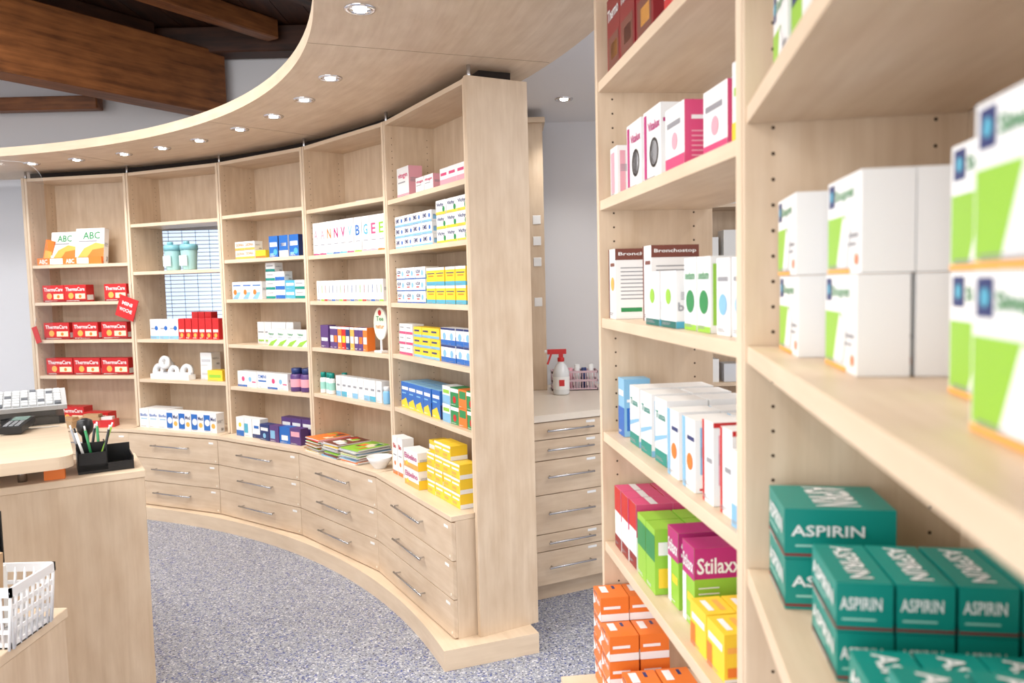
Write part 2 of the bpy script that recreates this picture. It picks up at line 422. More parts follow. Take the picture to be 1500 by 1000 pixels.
B = BL[1]
mb = MB(); MINT = mat((170, 214, 214), 0.3); MINT2 = mat((128, 186, 198), .3)
for x in (.30, .45):
    M = B.M @ T(x, .10, 1.6756)
    mb.lathe(M, [(.042, 0), (.046, .01), (.055, .13), (.056, .135)], MINT, 20)
    mb.lathe(M, [(.059, .135), (.059, .165), (.05, .175)], MINT2, 20)
    mb.cyl(M @ T(0, -.02, 0), .02, .175, .195, MINT2, 12)
    mb.box(M, -.035, .035, -.056, -.05, .03, .10, mat((205, 230, 232)))
mb.obj('shaker_bottles')
wb = dict(b='w', f=[(0, .0, 1, .16, 'lblu'), ('c', .7, .55, .12, 'blu'), (.1, .5, .5, .56, 'gry')], s=[(.1, .2, .8, .4, 'lblu')])
rd = dict(b='red', f=[(.1, .35, .9, .48, 'off'), ('c', .5, .2, .1, 'lorg')], top='red')
row('blue_white_medicine_boxes', B, 1.21, .10, 3, .085, .135, .06, wb, y=.05)
row('red_medicine_boxes', B, 1.21, .38, 6, .055, .14, .06, rd, y=.04, stack=1, gap=.006)
row('red_medicine_boxes', B, 1.21, .39, 3, .055, .09, .06, rd, y=.15, stack=2, gap=.006)
mb = MB()
def roll(M, r, ri, h, c):
    mb.lathe(M, [(ri, 0), (r, 0), (r, h), (ri, h), (ri, 0)], cm(c), 24, False)
for x, y, z, r in ((.17, .13, .934, .06), (.15, .08, .9345, .05), (.30, .07, .9345, .045), (.40, .09, .9345, .05), (.23, .06, 1.0, .045)):
    roll(B.M @ T(x, y, z+.0006+r) @ RX(1.35), r, r*.5, .03, 'w')
mb.box(B.M @ T(.1, .03, .9346), 0, .36, 0, .06, 0, .035, cm('w')); mb.box(B.M @ T(.1, .03, .97), 0, .36, 0.02, .04, 0, .012, cm('lgry'))
mb.obj('bandage_roll_dispenser')
row('bandage_boxes', B, .934, .50, 1, .1, .09, .08, dict(b='w', f=[(.1, .3, .9, .5, 'lgry')]), stack=2, y=.10)
row('bandage_boxes', B, .934, .62, 1, .13, .07, .08, dict(b='yel', f=[(.1, .3, .9, .6, 'grn')]), y=.04)
row('white_medicine_boxes', B, .60, .03, 3, .085, .13, .07, dict(b='w', f=[(.15, .45, .85, .5, 'lblu')], t=[('Bioflo', .1, .6, .9, .75, 'blu')]), y=-.02, deep=2)
row('blue_white_medicine_boxes', B, .60, .31, 4, .11, .13, .07, dict(b='w', f=[(0, .1, .5, .9, 'blu'), ('c', .75, .35, .13, 'lorg'), ('c', .28, .5, .17, 'w')], t=[('Med', .55, .6, .95, .8, 'navy')]), y=-.04)

B = BL[2]
row('yellow_medicine_boxes', B, 1.728, .09, 2, .10, .055, .06, dict(b='w', f=[(0, 0, 1, .3, 'lorg')], t=[('DIOPAN', .1, .45, .9, .8, 'org')]), stack=2, y=.04)
row('yellow_medicine_boxes', B, 1.728, .30, 1, .10, .05, .06, dict(b='yel', f=[(0, 0, 1, .3, 'org')]), stack=1, y=.04)
blb = dict(b='blu', f=[(.1, .5, .9, .7, 'w'), ('c', .7, .25, .14, 'cyan'), (.1, .1, .5, .2, 'lblu')], s=[(0, 0, 1, 1, 'navy')])
row('blue_medicine_boxes', B, 1.728, .44, 3, .085, .13, .05, [blb, dict(b='w', f=[(0, .3, 1, 1, 'blu'), (.2, .5, .8, .65, 'w')]), blb], y=.04, gap=.012)
ob = dict(b='w', f=[('p', [(0, 0), (.6, 0), (.9, .4), (.5, .4)], 'lblu'), ('c', .3, .4, .16, 'org'), (.1, .75, .9, .82, 'blu')])
row('tissue_medicine_boxes', B, 1.475, .04, 3, .10, .11, .06, ob, y=.04)
row('teal_white_medicine_boxes', B, 1.475, .38, 4, .09, .055, .06, [dict(b='w', f=[(0, 0, 1, .3, 'teal'), (.1, .6, .8, .7, 'gry')]), dict(b='w', f=[(0, 0, 1, .4, 'blu')]), dict(b='cyan', f=[(.1, .4, .9, .7, 'w')])], stack=[4, 3, 2, 2], y=.05)
gr = dict(b='w', f=[('p', [(0, 0), (.5, 0), (1, .35), (1, .42), (.3, .25)], 'grn'), (.1, .52, .5, .56, 'gry')], t=[('Natur', .1, .65, .7, .82, 'dgrn')], s=[(.1, .0, .9, .3, 'grn')])
row('herbal_medicine_boxes', B, 1.185, .16, 5, .07, .14, .06, dict(b='w', f=[(.1, .5, .9, .56, 'gry'), (.1, .1, .9, .18, 'grn')]), y=.13)
row('herbal_medicine_boxes', B, 1.185, .40, 4, .09, .10, .06, gr, y=.03, jit=.05)
row('pink_blue_medicine_boxes', B, .91, .05, 5, .10, .10, .06, [dict(b='w', f=[('c', .6, .5, .16, 'pnk'), (0, 0, 1, .12, 'blu')]), dict(b='w', f=[('c', .3, .5, .16, 'lblu'), (.5, .3, .9, .38, 'pnk')]), dict(b='w', f=[(.1, .4, .9, .5, 'blu')], t=[('OMNI', .1, .62, .9, .85, 'blu')])], y=.04)
def jars(name, b, sh, pts, r, h, c1, c2, lab=None):
    mb = MB()
    for x, y in pts:
        M = b.M @ T(x, y, sh+.0006)
        mb.lathe(M, [(r*.94, 0), (r, .006), (r, h*.68), (r*.85, h*.76)], cm(c1), 18)
        mb.lathe(M, [(r*.8, h*.76), (r*.8, h), (r*.7, h+.002)], cm(c2), 18)
        if lab: mb.lathe(M, [(r*1.012, h*.2), (r*1.012, h*.55)], cm(lab), 18, False)
    return mb.obj(name)
jars('purple_supplement_jars', B, .91, [(.63, .06), (.715, .07), (.67, .15), (.755, .155)], .04, .14, 'pur', 'navy', 'lpnk')
row('small_medicine_boxes', B, .60, .10, 3, .08, .12, .06, [dict(b='w', f=[(0, .0, 1, .3, 'blu'), ('c', .5, .6, .12, 'yel')]), dict(b='w', f=[(0, .2, .5, .7, 'cyan')]), dict(b='w', f=[(0, 0, 1, .2, 'navy'), (.2, .5, .8, .65, 'blu')])], y=-.02)
vio = [dict(b='navy', f=[(.1, .6, .9, .8, 'w'), ('c', .5, .3, .16, 'lblu')]), dict(b='pur', f=[(.1, .2, .6, .7, 'lblu')]), dict(b='blu', f=[(.2, .2, .8, .5, 'w')]), dict(b='pur', f=[(.1, .5, .9, .8, 'lpnk')])]
mb = MB(); row('', B, .60, .37, 4, .095, .10, .06, vio, y=-.04, jit=.06, mb=mb)
row('', B, .60, .47, 3, .095, .14, .06, dict(b='pur', f=[(.1, .6, .9, .8, 'w')]), y=.05, mb=mb)
mb.obj('violet_medicine_boxes')

B = BL[3]
cols = ['lpnk', 'lpnk', 'org', 'mag', 'mag', 'lblu', 'blu', 'cyan', 'pnk', 'grn']
lets = list('AANNVVBGEE')
Ds = [dict(b='w', t=[(lets[i], .2, .48, .8, .78, cols[i])], f=[(0, 0, 1, .05, cols[(i+3) % 10]), (.2, .30, .8, .33, 'gry'), (.2, .22, .6, .25, 'lgry'), (.3, .36, .7, .42, 'lgry')], s=[(.2, .2, .8, .3, 'lgry')]) for i in range(10)]
row('white_letter_medicine_boxes', B, 1.722, .035, 10, .072, .185, .05, Ds, y=.03, gap=.006)
Ds = [dict(b='w', f=[(0, .0, 1, .08, c), (.35, .3, .65, .85, 'lgry'), (.42, .4, .58, .75, c)]) for c in ('gry', 'grn', 'red', 'gry', 'blu')]
row('slim_white_medicine_boxes', B, 1.46, .06, 17, .039, .115, .05, Ds, y=.03, gap=.003)
Ds = [dict(b=c, f=[(.1, .3, .9, .6, k), (0, .9, 1, 1, 'w')]) for c, k in (('pur', 'w'), ('pur', 'org'), ('org', 'w'), ('red', 'yel'), ('navy', 'w'), ('lorg', 'w'))]
row('tea_flavour_boxes', B, 1.19, .08, 1, .09, .13, .05, dict(b='pur', f=[(.1, .3, .9, .45, 'w')]), y=.03)
row('tea_flavour_boxes', B, 1.19, .19, 9, .042, .125, .05, Ds, y=.03)
mb = MB(); M = B.M @ T(.70, .03, 1.1906); CR = mat((240, 238, 214))
mb.box(M, -.035, .035, 0, .04, 0, .01, cm('w')); mb.box(M, -.006, .006, .02, .026, .01, .08, cm('w'))
pts = [(.062*math.cos(k*math.pi/12), .085*math.sin(k*math.pi/12)+.15) for k in range(24)]
mb.face([(x, .018, z) for x, z in pts], CR, M); mb.face([(x, .026, z) for x, z in pts][::-1], cm('w'), M)
mb.text(M, 'Tee', -.035, .035, .165, .19, cm('dgrn'), .0172); mb.text(M, 'natur', -.04, .04, .125, .145, cm('org'), .0172)
mb.face([(x*.25, .017, .15+(z-.15)*.18+.058) for x, z in pts], cm('red'), M)
for k in range(24):
    a = pts[k]; c = pts[(k+1) % 24]; mb.face([(a[0], .018, a[1]), (c[0], .018, c[1]), (c[0], .026, c[1]), (a[0], .026, a[1])], cm('w'), M)
mb.obj('oval_promo_sign')
jars('ointment_bottles', B, .92, [(.06, .05), (.11, .06), (.16, .05), (.20, .11)], .02, .12, 'w', 'teal', 'mint')
Ds = [dict(b='w', f=[(0, .0, 1, .25, c), (.2, .5, .8, .6, 'gry')]) for c in ('lblu', 'cyan', 'off', 'lblu', 'off')]
row('eye_drop_boxes', B, .92, .22, 8, .055, .115, .05, Ds, y=.04, gap=.006, jit=.05)
jars('small_bottles', B, .92, [(.74, .05), (.79, .06)], .02, .09, 'lblu', 'w')
mb = MB()
for i in range(36):
    st = i % 3; c = random.choice(['red', 'org', 'grn', 'off', 'kraft', 'yel', 'mint', 'brn', 'off', 'cream', 'lblu'])
    M = B.M @ T(.07+.205*st+random.uniform(-.012, .012), -.09+random.uniform(-.006, .02), .6006+.0066*(i//3)) @ RZ(random.uniform(-.10, .10))
    mb.box(M, 0, .165, 0, .21, 0, .006, cm('off'), 0, {'top': cm(c), 'front': cm(random.choice(['off', c, 'lgry']))})
    if i >= 30:
        zt = .0066
        for k in range(9):
            xx, yy = random.uniform(.01, .11), random.uniform(.01, .15)
            mb.face([(xx, yy, zt+k*.00005), (xx+.045, yy, zt+k*.00005), (xx+.045, yy+.05, zt+k*.00005), (xx, yy+.05, zt+k*.00005)], cm(random.choice(['red', 'grn', 'org', 'cream', 'w', 'w', 'brn', 'dgrn', 'kraft', 'lorg'])), M)
mb.obj('magazine_stack')
mb = MB(); mb.lathe(B.M @ T(.775, -.03, .6006), [(.032, 0), (.036, .008), (.055, .035), (.068, .06), (.065, .06), (.052, .036), (.034, .012), (.001, .010)], cm('w'), 28, False); mb.obj('white_bowl')
mb = MB(); mb.box(B.M @ T(.5, .05, 1.9856) @ RZ(.1), 0, .2, 0, .12, 0, .012, cm('lgry')); mb.obj('brochure_stack')

B = BL[4]
pk = dict(b='w', f=[(0, 0, 1, .15, 'lpnk'), (.1, .5, .7, .54, 'gry')], t=[('vitogyn', .1, .62, .9, .82, 'pnk')], s=[(0, 0, 1, 1, 'lpnk')])
row('pink_white_medicine_boxes', B, 1.96, .06, 1, .15, .15, .07, pk, y=.04)
row('pink_white_medicine_boxes', B, 1.96, .30, 2, .10, .075, .06, pk, y=.04)
row('pink_white_medicine_boxes', B, 1.96, .58, 3, .085, .08, .06, dict(b='w', f=[(0, 0, 1, .4, 'lpnk'), (.1, .6, .8, .75, 'pnk')], s=[(0, 0, 1, 1, 'off')]), y=.04)
em = dict(b='w', f=[(0, 0, 1, .22, 'lblu'), ('c', .78, .55, .2, 'blu')], t=[('EMS', .1, .4, .5, .8, 'navy')], s=[(.1, .2, .9, .6, 'lblu')])
row('salt_medicine_boxes', B, 1.717, .04, 4, .112, .052, .07, em, stack=3, y=.03, jit=.03)
gn = dict(b='w', f=[(0, 0, 1, .2, 'yel'), ('c', .8, .35, .2, 'dgrn')], t=[('Vichy', .08, .5, .8, .82, 'navy')])
row('vitamin_medicine_boxes', B, 1.717, .55, 3, .105, .062, .07, gn, stack=3, y=.03)
zy = dict(b='w', f=[('c', .7, .5, .24, 'lblu'), (0, 0, 1, .1, 'blu'), (.1, .3, .4, .4, 'red')], t=[('AZUR', .06, .5, .5, .78, 'navy')], s=[(0, 0, 1, .4, 'lblu')])
row('throat_medicine_boxes', B, 1.453, .04, 3, .118, .056, .07, zy, stack=3, y=.03)
yb = dict(b='yel', f=[(0, 0, 1, .22, 'cyan'), (0, .85, 1, 1, 'w'), (.2, .5, .8, .56, 'org'), (.1, .65, .9, .7, 'navy')], s=[(0, 0, 1, .2, 'cyan')])
row('yellow_blue_medicine_boxes', B, 1.453, .42, 4, .098, .080, .06, yb, y=.03, gap=.006, stack=2)
row('pink_white_medicine_boxes', B, 1.197, .05, 2, .085, .05, .06, dict(b='w', f=[(0, 0, 1, .25, 'pnk'), (.1, .6, .7, .7, 'gry')]), stack=3, y=.03)
row('yellow_medicine_boxes', B, 1.197, .24, 3, .10, .047, .06, dict(b='yel', f=[(0, 0, 1, .25, 'lblu'), (.1, .55, .7, .72, 'navy')]), stack=3, y=.03)
dn = dict(b='w', f=[(0, 0, 1, .3, 'blu'), ('c', .5, .5, .22, 'lblu'), (0, .88, 1, 1, 'navy')], s=[(0, 0, 1, .5, 'blu')])
row('dental_care_boxes', B, 1.197, .56, 4, .075, .075, .06, dn, stack=2, y=.03, gap=.004)
bb = dict(b='blu', f=[('p', [(0, 0), (1, 0), (.6, .4), (0, .25)], 'yel'), (.1, .7, .9, .82, 'w'), (.1, .55, .6, .6, 'lblu')], s=[(0, 0, 1, .5, 'navy')], top='lblu')
row('blue_yellow_medicine_boxes', B, .928, .05, 5, .094, .13, .07, bb, y=.03, jit=.04, deep=2)
gm = dict(b='dgrn', f=[('c', .5, .35, .2, 'red'), (0, .75, 1, .95, 'w')], s=[(0, 0, 1, 1, 'grn')])
row('green_red_medicine_boxes', B, .928, .56, 4, .08, .08, .07, [dict(b='w', f=[(0, 0, 1, .5, 'lblu'), (.1, .6, .9, .8, 'grn')]), gm, dict(b='org', f=[(.1, .5, .9, .9, 'dgrn')]), gm], y=.03, stack=2)
row('white_orange_medicine_boxes', B, .60, .06, 2, .065, .19, .06, dict(b='w', f=[(0, 0, 1, .1, 'org'), (.2, .5, .8, .53, 'gry'), ('c', .5, .3, .06, 'org')], t=[('Bio', .2, .7, .8, .82, 'red')]), y=-.03)
row('white_orange_medicine_boxes', B, .60, .15, 2, .075, .12, .06, dict(b='w', f=[(0, 0, 1, .3, 'lorg'), (.2, .5, .8, .6, 'red')]), y=.06)
edu = dict(b='w', f=[(0, 0, 1, .30, 'lorg'), ('c', .22, .25, .13, 'yel')], t=[('Ebbelino', .06, .5, .94, .8, 'mag')], s=[(0, 0, 1, .5, 'yel')])
row('sweetener_boxes', B, .60, .29, 1, .17, .085, .08, edu, stack=2, y=-.06)
row('sweetener_boxes', B, .60, .32, 1, .17, .10, .08, dict(b='yel', f=[(0, .6, 1, .8, 'w')]), stack=2, y=.06)
ye = dict(b='yel', f=[(0, .84, 1, 1, 'w'), (.1, .2, .6, .4, 'lorg'), (.1, .55, .9, .68, 'w')], s=[(0, 0, 1, .3, 'w')])
row('yellow_medicine_boxes', B, .60, .50, 4, .085, .062, .08, ye, stack=[3, 4, 4, 3], y=-.03)

# ---- right unit, bay next to the passage
B = BR[0]
row('red_medicine_boxes', B, 1.985, .04, 3, .11, .17, .08, dict(b='dred', f=[(.1, .1, .9, .5, 'brn'), (.3, .2, .8, .4, 'lorg')], t=[('Thermo', .08, .7, .92, .85, 'w')], s=[(.1, .5, .9, .7, 'off')]), y=.02)
row('white_medicine_boxes', B, 1.985, .42, 3, .09, .14, .08, dict(b='w', f=[(0, 0, 1, .3, 'red')]), y=.03)
row('slim_white_medicine_boxes', B, 1.72, .05, 1, .06, .11, .06, dict(b='w', f=[(.1, .1, .6, .9, 'lpnk')], s=[(.1, .1, .3, .9, 'lpnk')]), stack=1, y=.02)
wp = dict(b='w', f=[(.05, .05, .2, .95, 'mag'), ('c', .62, .4, .2, 'blk'), ('c', .62, .4, .16, 'lgry')], t=[('Vitalux', .3, .7, .96, .82, 'mag')], s=[(.05, .75, .95, .80, 'mag')])
row('menopause_medicine_boxes', B, 1.72, .15, 2, .11, .14, .09, wp, y=.03, gap=.02)
mb = MB(); LM = [(.1, .12+.07*k, .9-.15*(k % 3), .14+.07*k) for k in range(7)]
pg = dict(b='w', f=[(0, .0, 1, .25, 'pnk'), (.1, .7, .8, .78, 'gry'), ('c', .5, .48, .13, 'lpnk')], s=[(0, .0, 1, 1, 'pnk')], smallprint=0)
for k in range(2):
    M = B.M @ T(.42+.135*k, .03+.02*k, 1.7206); carton(mb, M, .10, .115, .12, pg); X = .10+.0012
    for y0_, z0_, y1_, z1_ in LM+[(.1, .72, .7, .78)]:
        mb.face([(X, y0_*.12, z0_*.115), (X, y1_*.12, z0_*.115), (X, y1_*.12, z1_*.115), (X, y0_*.12, z1_*.115)], cm('w' if z0_ > .7 else 'lpnk'), M)
mb.obj('magenta_medicine_boxes')
row('orange_medicine_boxes', B, 1.72, .715, 1, .07, .12, .08, dict(b='w', f=[(0, 0, 1, .3, 'yel'), (.1, .6, .9, .7, 'grn')], ts=[('BIO', .1, .45, .9, .7, 'navy')], s=[(0, 0, 1, .22, 'org'), (0, .88, 1, 1, 'grn')], smallprint=0), y=.03)
br = dict(b='w', f=[(0, 0, .14, 1, 'brn'), ('c', .6, .5, .1, 'lorg'), (.3, .75, .9, .8, 'brn')], s=[(0, .84, 1, 1, 'brn'), (.1, .1, .5, .16, 'dgrn')] + [(.1, .28+.055*i, .9-.2*(i % 3 == 1), .295+.055*i, 'gry') for i in range(9)], ts=[('Bronchostop', .06, .89, .94, .95, 'w')], smallprint=0)
row('bronchial_syrup_boxes', B, 1.452, .04, 1, .06, .155, .12, br, y=.015)
row('bronchial_syrup_boxes', B, 1.452, .19, 1, .06, .155, .10, br, y=.05)
gs = dict(b='w', f=[('c', .5, .4, .16, 'dgrn'), (0, 0, 1, .08, 'grn')], s=[(.05, .1, .25, .9, 'grn')], t=[('sedum', .1, .7, .9, .82, 'dgrn')])
row('herbal_syrup_boxes', B, 1.452, .32, 2, .08, .10, .07, dict(b='w', f=[(0, 0, 1, .12, 'dteal'), ('c', .5, .55, .14, 'grn')], s=[(0, 0, 1, .12, 'cyan')], ts=[('bedum', .05, .3, .95, .45, 'gry')]), y=.02, gap=.012)
row('herbal_syrup_boxes', B, 1.452, .51, 2, .055, .12, .08, gs, y=.03, gap=.012)
row('herbal_syrup_boxes', B, 1.452, .66, 2, .05, .115, .07, dict(b='w', f=[('c', .5, .4, .14, 'lblu'), (.1, .7, .9, .76, 'gry')], s=[(.6, .3, .9, .5, 'lgry')]), y=.03)
jars('nasal_spray_bottles', B, 1.452, [(.66, .14), (.73, .16)], .018, .10, 'w', 'blu', 'lblu')
row('blue_medicine_boxes', B, 1.187, .05, 1, .05, .13, .06, dict(b='lblu', f=[(0, .0, 1, .5, 'blu'), (.1, .7, .9, .8, 'w')], s=[(.1, .1, .9, .5, 'blu'), (.1, .6, .9, .65, 'w')]), y=.03)
ta = dict(b='w', f=[(0, 0, 1, .2, 'teal'), ('p', [(0, .3), (1, .45), (1, .5), (0, .38)], 'lblu')], t=[('Tussa', .1, .68, .9, .8, 'teal')], s=[(0, 0, 1, .10, 'lblu'), (.08, .25, .22, .9, 'lblu')])
row('cough_medicine_boxes', B, 1.187, .15, 3, .07, .125, .08, ta, y=.03, deep=2, gap=.022)
fr_ = dict(b='w', f=[(0, .0, .25, 1, 'lblu'), ('c', .6, .4, .12, 'org'), (.4, .7, .95, .76, 'navy')], s=[(.12, .25, .26, .9, 'lblu'), (.1, .03, .9, .06, 'red')])
row('cough_medicine_boxes', B, 1.187, .44, 2, .06, .12, .075, fr_, y=.02, deep=2, gap=.025)
row('cough_medicine_boxes', B, 1.187, .62, 2, .045, .13, .07, dict(b='w', f=[(0, 0, .18, 1, 'red'), (.4, .5, .9, .56, 'gry')], s=[(0, .94, 1, 1, 'red'), (.12, .25, .24, .85, 'lpnk')]), y=.02, deep=2, gap=.025)
row('cough_medicine_boxes', B, 1.187, .758, 1, .042, .11, .075, dict(b='w', f=[(0, 0, 1, .3, 'lblu')], s=[(.1, .3, .9, .38, 'lblu')]), y=.01, deep=1)
jars('dropper_bottles', B, 1.187, [(.70, .21), (.755, .215), (.65, .22)], .016, .13, 'brn', 'w', 'off')
gpk = dict(b='grn', f=[(0, .6, 1, 1, 'mag'), (0, 0, .3, .6, 'w'), (.4, .3, .9, .4, 'yel')], t=[('Stilaxx', .06, .68, .94, .86, 'w')], s=[(0, .62, 1, 1, 'mag'), (.55, .12, .92, .32, 'yel')] + [(.08, .08+.07*i, .5, .095+.07*i, 'w') for i in range(7)], ts=[('Stilaxx', .05, .68, .95, .88, 'w')], top='mag')
row('red_white_medicine_boxes', B, .926, .05, 3, .055, .14, .08, dict(b='w', f=[(0, .6, 1, 1, 'red'), (0, 0, 1, .2, 'dred')], top='pnk', s=[(0, .5, 1, 1, 'pnk')], u=[(0, .4, 1, .6, 'w')]), y=.02, deep=2)
row('green_herbal_boxes', B, .926, .235, 2, .06, .130, .07, dict(b='grn', f=[(0, .5, 1, .9, 'dgrn')], top='grn', s=[(.1, .1, .9, .4, 'yel'), (.1, .6, .9, .8, 'w')]), y=.02, deep=2)
row('cough_pastille_boxes', B, .926, .375, 2, .06, .145, .09, gpk, y=.04, deep=2, gap=.025)
yel3 = dict(b='yel', f=[(0, 0, .3, .5, 'org'), (.1, .6, .9, .75, 'w')], s=[(.1, .1, .5, .3, 'org'), (0, .0, 1, .06, 'w'), (.1, .6, .8, .72, 'lorg')], top='yel', u=[(.2, .2, .8, .4, 'w'), (.2, .6, .8, .8, 'lorg')])
row('yellow_medicine_boxes', B, .926, .56, 2, .07, .075, .05, yel3, y=.02, deep=3, gap=.004)
ow = dict(b='org', f=[('p', [(0, .25), (.35, .5), (0, .75)], 'w'), ('p', [(.6, 0), (1, 0), (1, .45)], 'w'), (.1, .86, .5, .9, 'navy')], u=[(.1, .15, .6, .4, 'w'), (.1, .6, .35, .7, 'navy')], s=[(.0, .0, 1, .3, 'w'), (.1, .5, .7, .62, 'w')], t=[('Multi', .35, .6, .9, .82, 'w')])
mb = MB()
row('', B, .60, .03, 2, .075, .055, .065, ow, stack=[4, 3], y=-.03, deep=2, mb=mb)
row('', B, .60, .21, 3, .085, .05, .07, ow, stack=[2, 2, 1], y=-.01, deep=2, mb=mb)
mb.obj('orange_white_medicine_boxes')

# ---- right unit, nearest bay
B = BR[1]
ns = dict(b='w', f=[(.02, .06, .55, .60, 'grn'), ('p', [(.3, .06), (.6, .06), (.7, .45), (.5, .6)], 'w', 1.5), (.0, .0, .7, .05, 'lorg'), (.05, .72, .22, .96, 'navy'), ('c', .14, .84, .06, 'cyan'), (.62, .36, .92, .40, 'gry'), (.62, .28, .86, .31, 'gry'), ('c', .88, .14, .06, 'org')], t=[('Sinupret', .26, .74, .8, .88, 'dgrn')], smallprint=0)
mb = MB()
for x, y, st in ((.062, .034, 2), (.236, .052, 2), (.45, .09, 2), (.60, .05, 2)):
    row('', B, 1.45, x, 1, .118, .088, .043, ns, stack=st, y=y, deep=4 if y < .06 else 3, mb=mb)
mb.obj('green_white_medicine_boxes')
mb = MB()
row('', B, 1.752, .05, 1, .10, .12, .06, ns, y=.03, stack=1, mb=mb)
row('', B, 1.752, .17, 4, .12, .095, .05, dict(b='grn', f=[(0, 0, 1, .15, 'w'), (.05, .7, .4, .95, 'navy'), (.5, .3, .9, .8, 'w')], s=[(0, 0, 1, 1, 'w')]), y=.03, stack=2, deep=2, mb=mb)
mb.obj('green_white_medicine_boxes')
asp = dict(b='teal', f=[(0, .06, 1, .12, 'dred'), (0, .14, 1, .2, 'dteal'), (.1, .28, .6, .32, 'mint')], t=[('ASPIRIN', .08, .45, .92, .78, 'w')], s=[(0, .06, 1, .11, 'dred'), (.1, .25, .7, .29, 'mint')], ts=[('ASPIRIN', .06, .46, .80, .72, 'w')], tu=[('ASPIRIN', .08, .3, .9, .72, 'w')])
mb = MB()
row('', B, 1.158, .045, 1, .105, .058, .12, dict(asp, ts=[('ASPIRIN', .06, .46, .72, .68, 'w')]), stack=2, y=.025, mb=mb)
row('', B, 1.158, .205, 1, .11, .047, .05, asp, stack=2, y=.045, deep=4, jit=.008, mb=mb)
row('', B, 1.158, .345, 1, .11, .045, .05, asp, stack=1, y=.05, deep=4, jit=.008, mb=mb)
row('', B, 1.158, .47, 2, .11, .045, .05, asp, stack=2, y=.045, deep=4, jit=.008, mb=mb)
mb.obj('teal_painkiller_boxes')
row('white_medicine_boxes', B, .88, .05, 6, .08, .12, .06, dict(b='w', f=[(0, 0, 1, .3, 'lblu')], u=[(.2, .2, .8, .4, 'navy')]), y=.03, deep=2)

# ---------------------------------------------------------------- service counter, left foreground
K = Vector((-1.265, 2.69, 0))
a = Vector((-.86, -.51, 0)).normalized(); bv = Vector((-.51, .86, 0)).normalized()
MK = Matrix(((a.x, bv.x, 0, K.x), (a.y, bv.y, 0, K.y), (0, 0, 1, 0), (0, 0, 0, 1)))
root = bpy.data.objects.new('service_counter', None); scene.collection.objects.link(root)
mb = MB()
mb.box(MK, 0.004, 1.5, 0.004, .33, 0, .905, MAPLE, 2)
mb.box(MK, 0, 1.5, 0, .34, .905, .93, MAPLE_EDGE, 0)
mb.box(MK, .5, 1.5, .34, 1.1, 0, .90, MAPLE, 2)
mb.obj('body', 0.002, root)
mb = MB(); bx0, bx1, by0, by1, rr = .215, 1.5, -.13, 1.3, .05
pts = [(bx1, by0)]
for k in range(9):
    t = math.pi/2*k/8; pts.append((bx0+rr-rr*math.sin(t), by0+rr-rr*math.cos(t)))
for k in range(9):
    t = math.pi/2*k/8; pts.append((bx0+rr-rr*math.cos(t), by1-rr+rr*math.sin(t)))
pts.append((bx1, by1))
z0, z1 = .992, 1.03
mb.face([(x, y, z1) for x, y in pts], MAPLE_EDGE, MK, [(x, y) for x, y in pts])
mb.face([(x, y, z0) for x, y in pts][::-1], MAPLE, MK, [(x, y) for x, y in pts])
for i in range(len(pts)):
    p, q = pts[i], pts[(i+1) % len(pts)]
    mb.face([(p[0], p[1], z0), (q[0], q[1], z0), (q[0], q[1], z1), (p[0], p[1], z1)], MAPLE_EDGE, MK, [(i*.05, 0), (i*.05+.05, 0), (i*.05+.05, .045), (i*.05, .045)])
mb.obj('raised_board', 0, root)
mb = MB()
for x, y in ((.36, .06), (1.3, .06), (.36, .26)): mb.cyl(MK @ T(x, y, 0), .014, .93, .992, STEEL, 14)
for x in (.6, 1.3): mb.cyl(MK @ T(x, .95, 0), .02, .90, .992, STEEL, 14)
mb.obj('board_posts', 0, root)
mb = MB(); g0, g1, gz0, gz1, gr_, gy = .24, 1.35, 1.031, 2.03, .08, .54
pts = [(g0, gz0), (g1, gz0), (g1, gz1)]
for k in range(9):
    t = math.pi/2*k/8; pts.append((g0+gr_-gr_*math.sin(t), gz1-gr_+gr_*math.cos(t)))
mb.face([(x, gy, z) for x, z in pts], ACRYL, MK); mb.face([(x, gy+.01, z) for x, z in pts][::-1], ACRYL, MK)
EDG = mat((240, 244, 246), 0.15)
for i in range(len(pts)):
    p, q = pts[i], pts[(i+1) % len(pts)]
    mb.face([(p[0], gy, p[1]), (p[0], gy+.01, p[1]), (q[0], gy+.01, q[1]), (q[0], gy, q[1])], EDG, MK)
for x in (.4, 1.2): mb.box(MK, x, x+.03, gy-.03, gy+.04, 1.0305, 1.04, STEEL)
mb.obj('acrylic_sneeze_guard')
mb = MB(); M = MK @ T(.218, .62, 1.0306)
mb.box(M, 0, .46, 0, .26, 0, .03, BLACK); mb.box(M, .03, .43, .04, .24, .03, .06, mat((60, 62, 66))); mb.box(M, .02, .44, .20, .25, .03, .10, mat((40, 41, 44)))
M2 = M @ T(0, 0, .058) @ RX(.22)
mb.box(M2, -.01, .465, -.01, .20, 0, .018, mat((190, 190, 190)))
for i in range(16):
    for j in range(6): mb.box(M2, .01+i*.028, .01+i*.028+.022, .004+j*.031, .004+j*.031+.024, .018, .025, mat((228, 228, 226)) if (i*3+j) % 7 else mat((100, 104, 110)))
mb.obj('till_keyboard', 0.001)
mb = MB(); M = MK @ T(.74, .80, 1.0306)
mb.box(M, 0, .22, 0, .2, 0, .05, BLACK); mb.box(M, .09, .13, .08, .12, .05, .2, BLACK); mb.box(M @ T(0, .08, .16) @ RX(-.15), -.06, .28, 0, .03, 0, .26, BLACK); mb.box(M @ T(0, .08, .16) @ RX(-.15), -.045, .265, -.001, 0, .015, .245, mat((70, 78, 92), .2))
mb.obj('till_monitor', .002)
mb = MB(); M = MK @ T(.36, .42, 1.0306) @ RZ(.3)
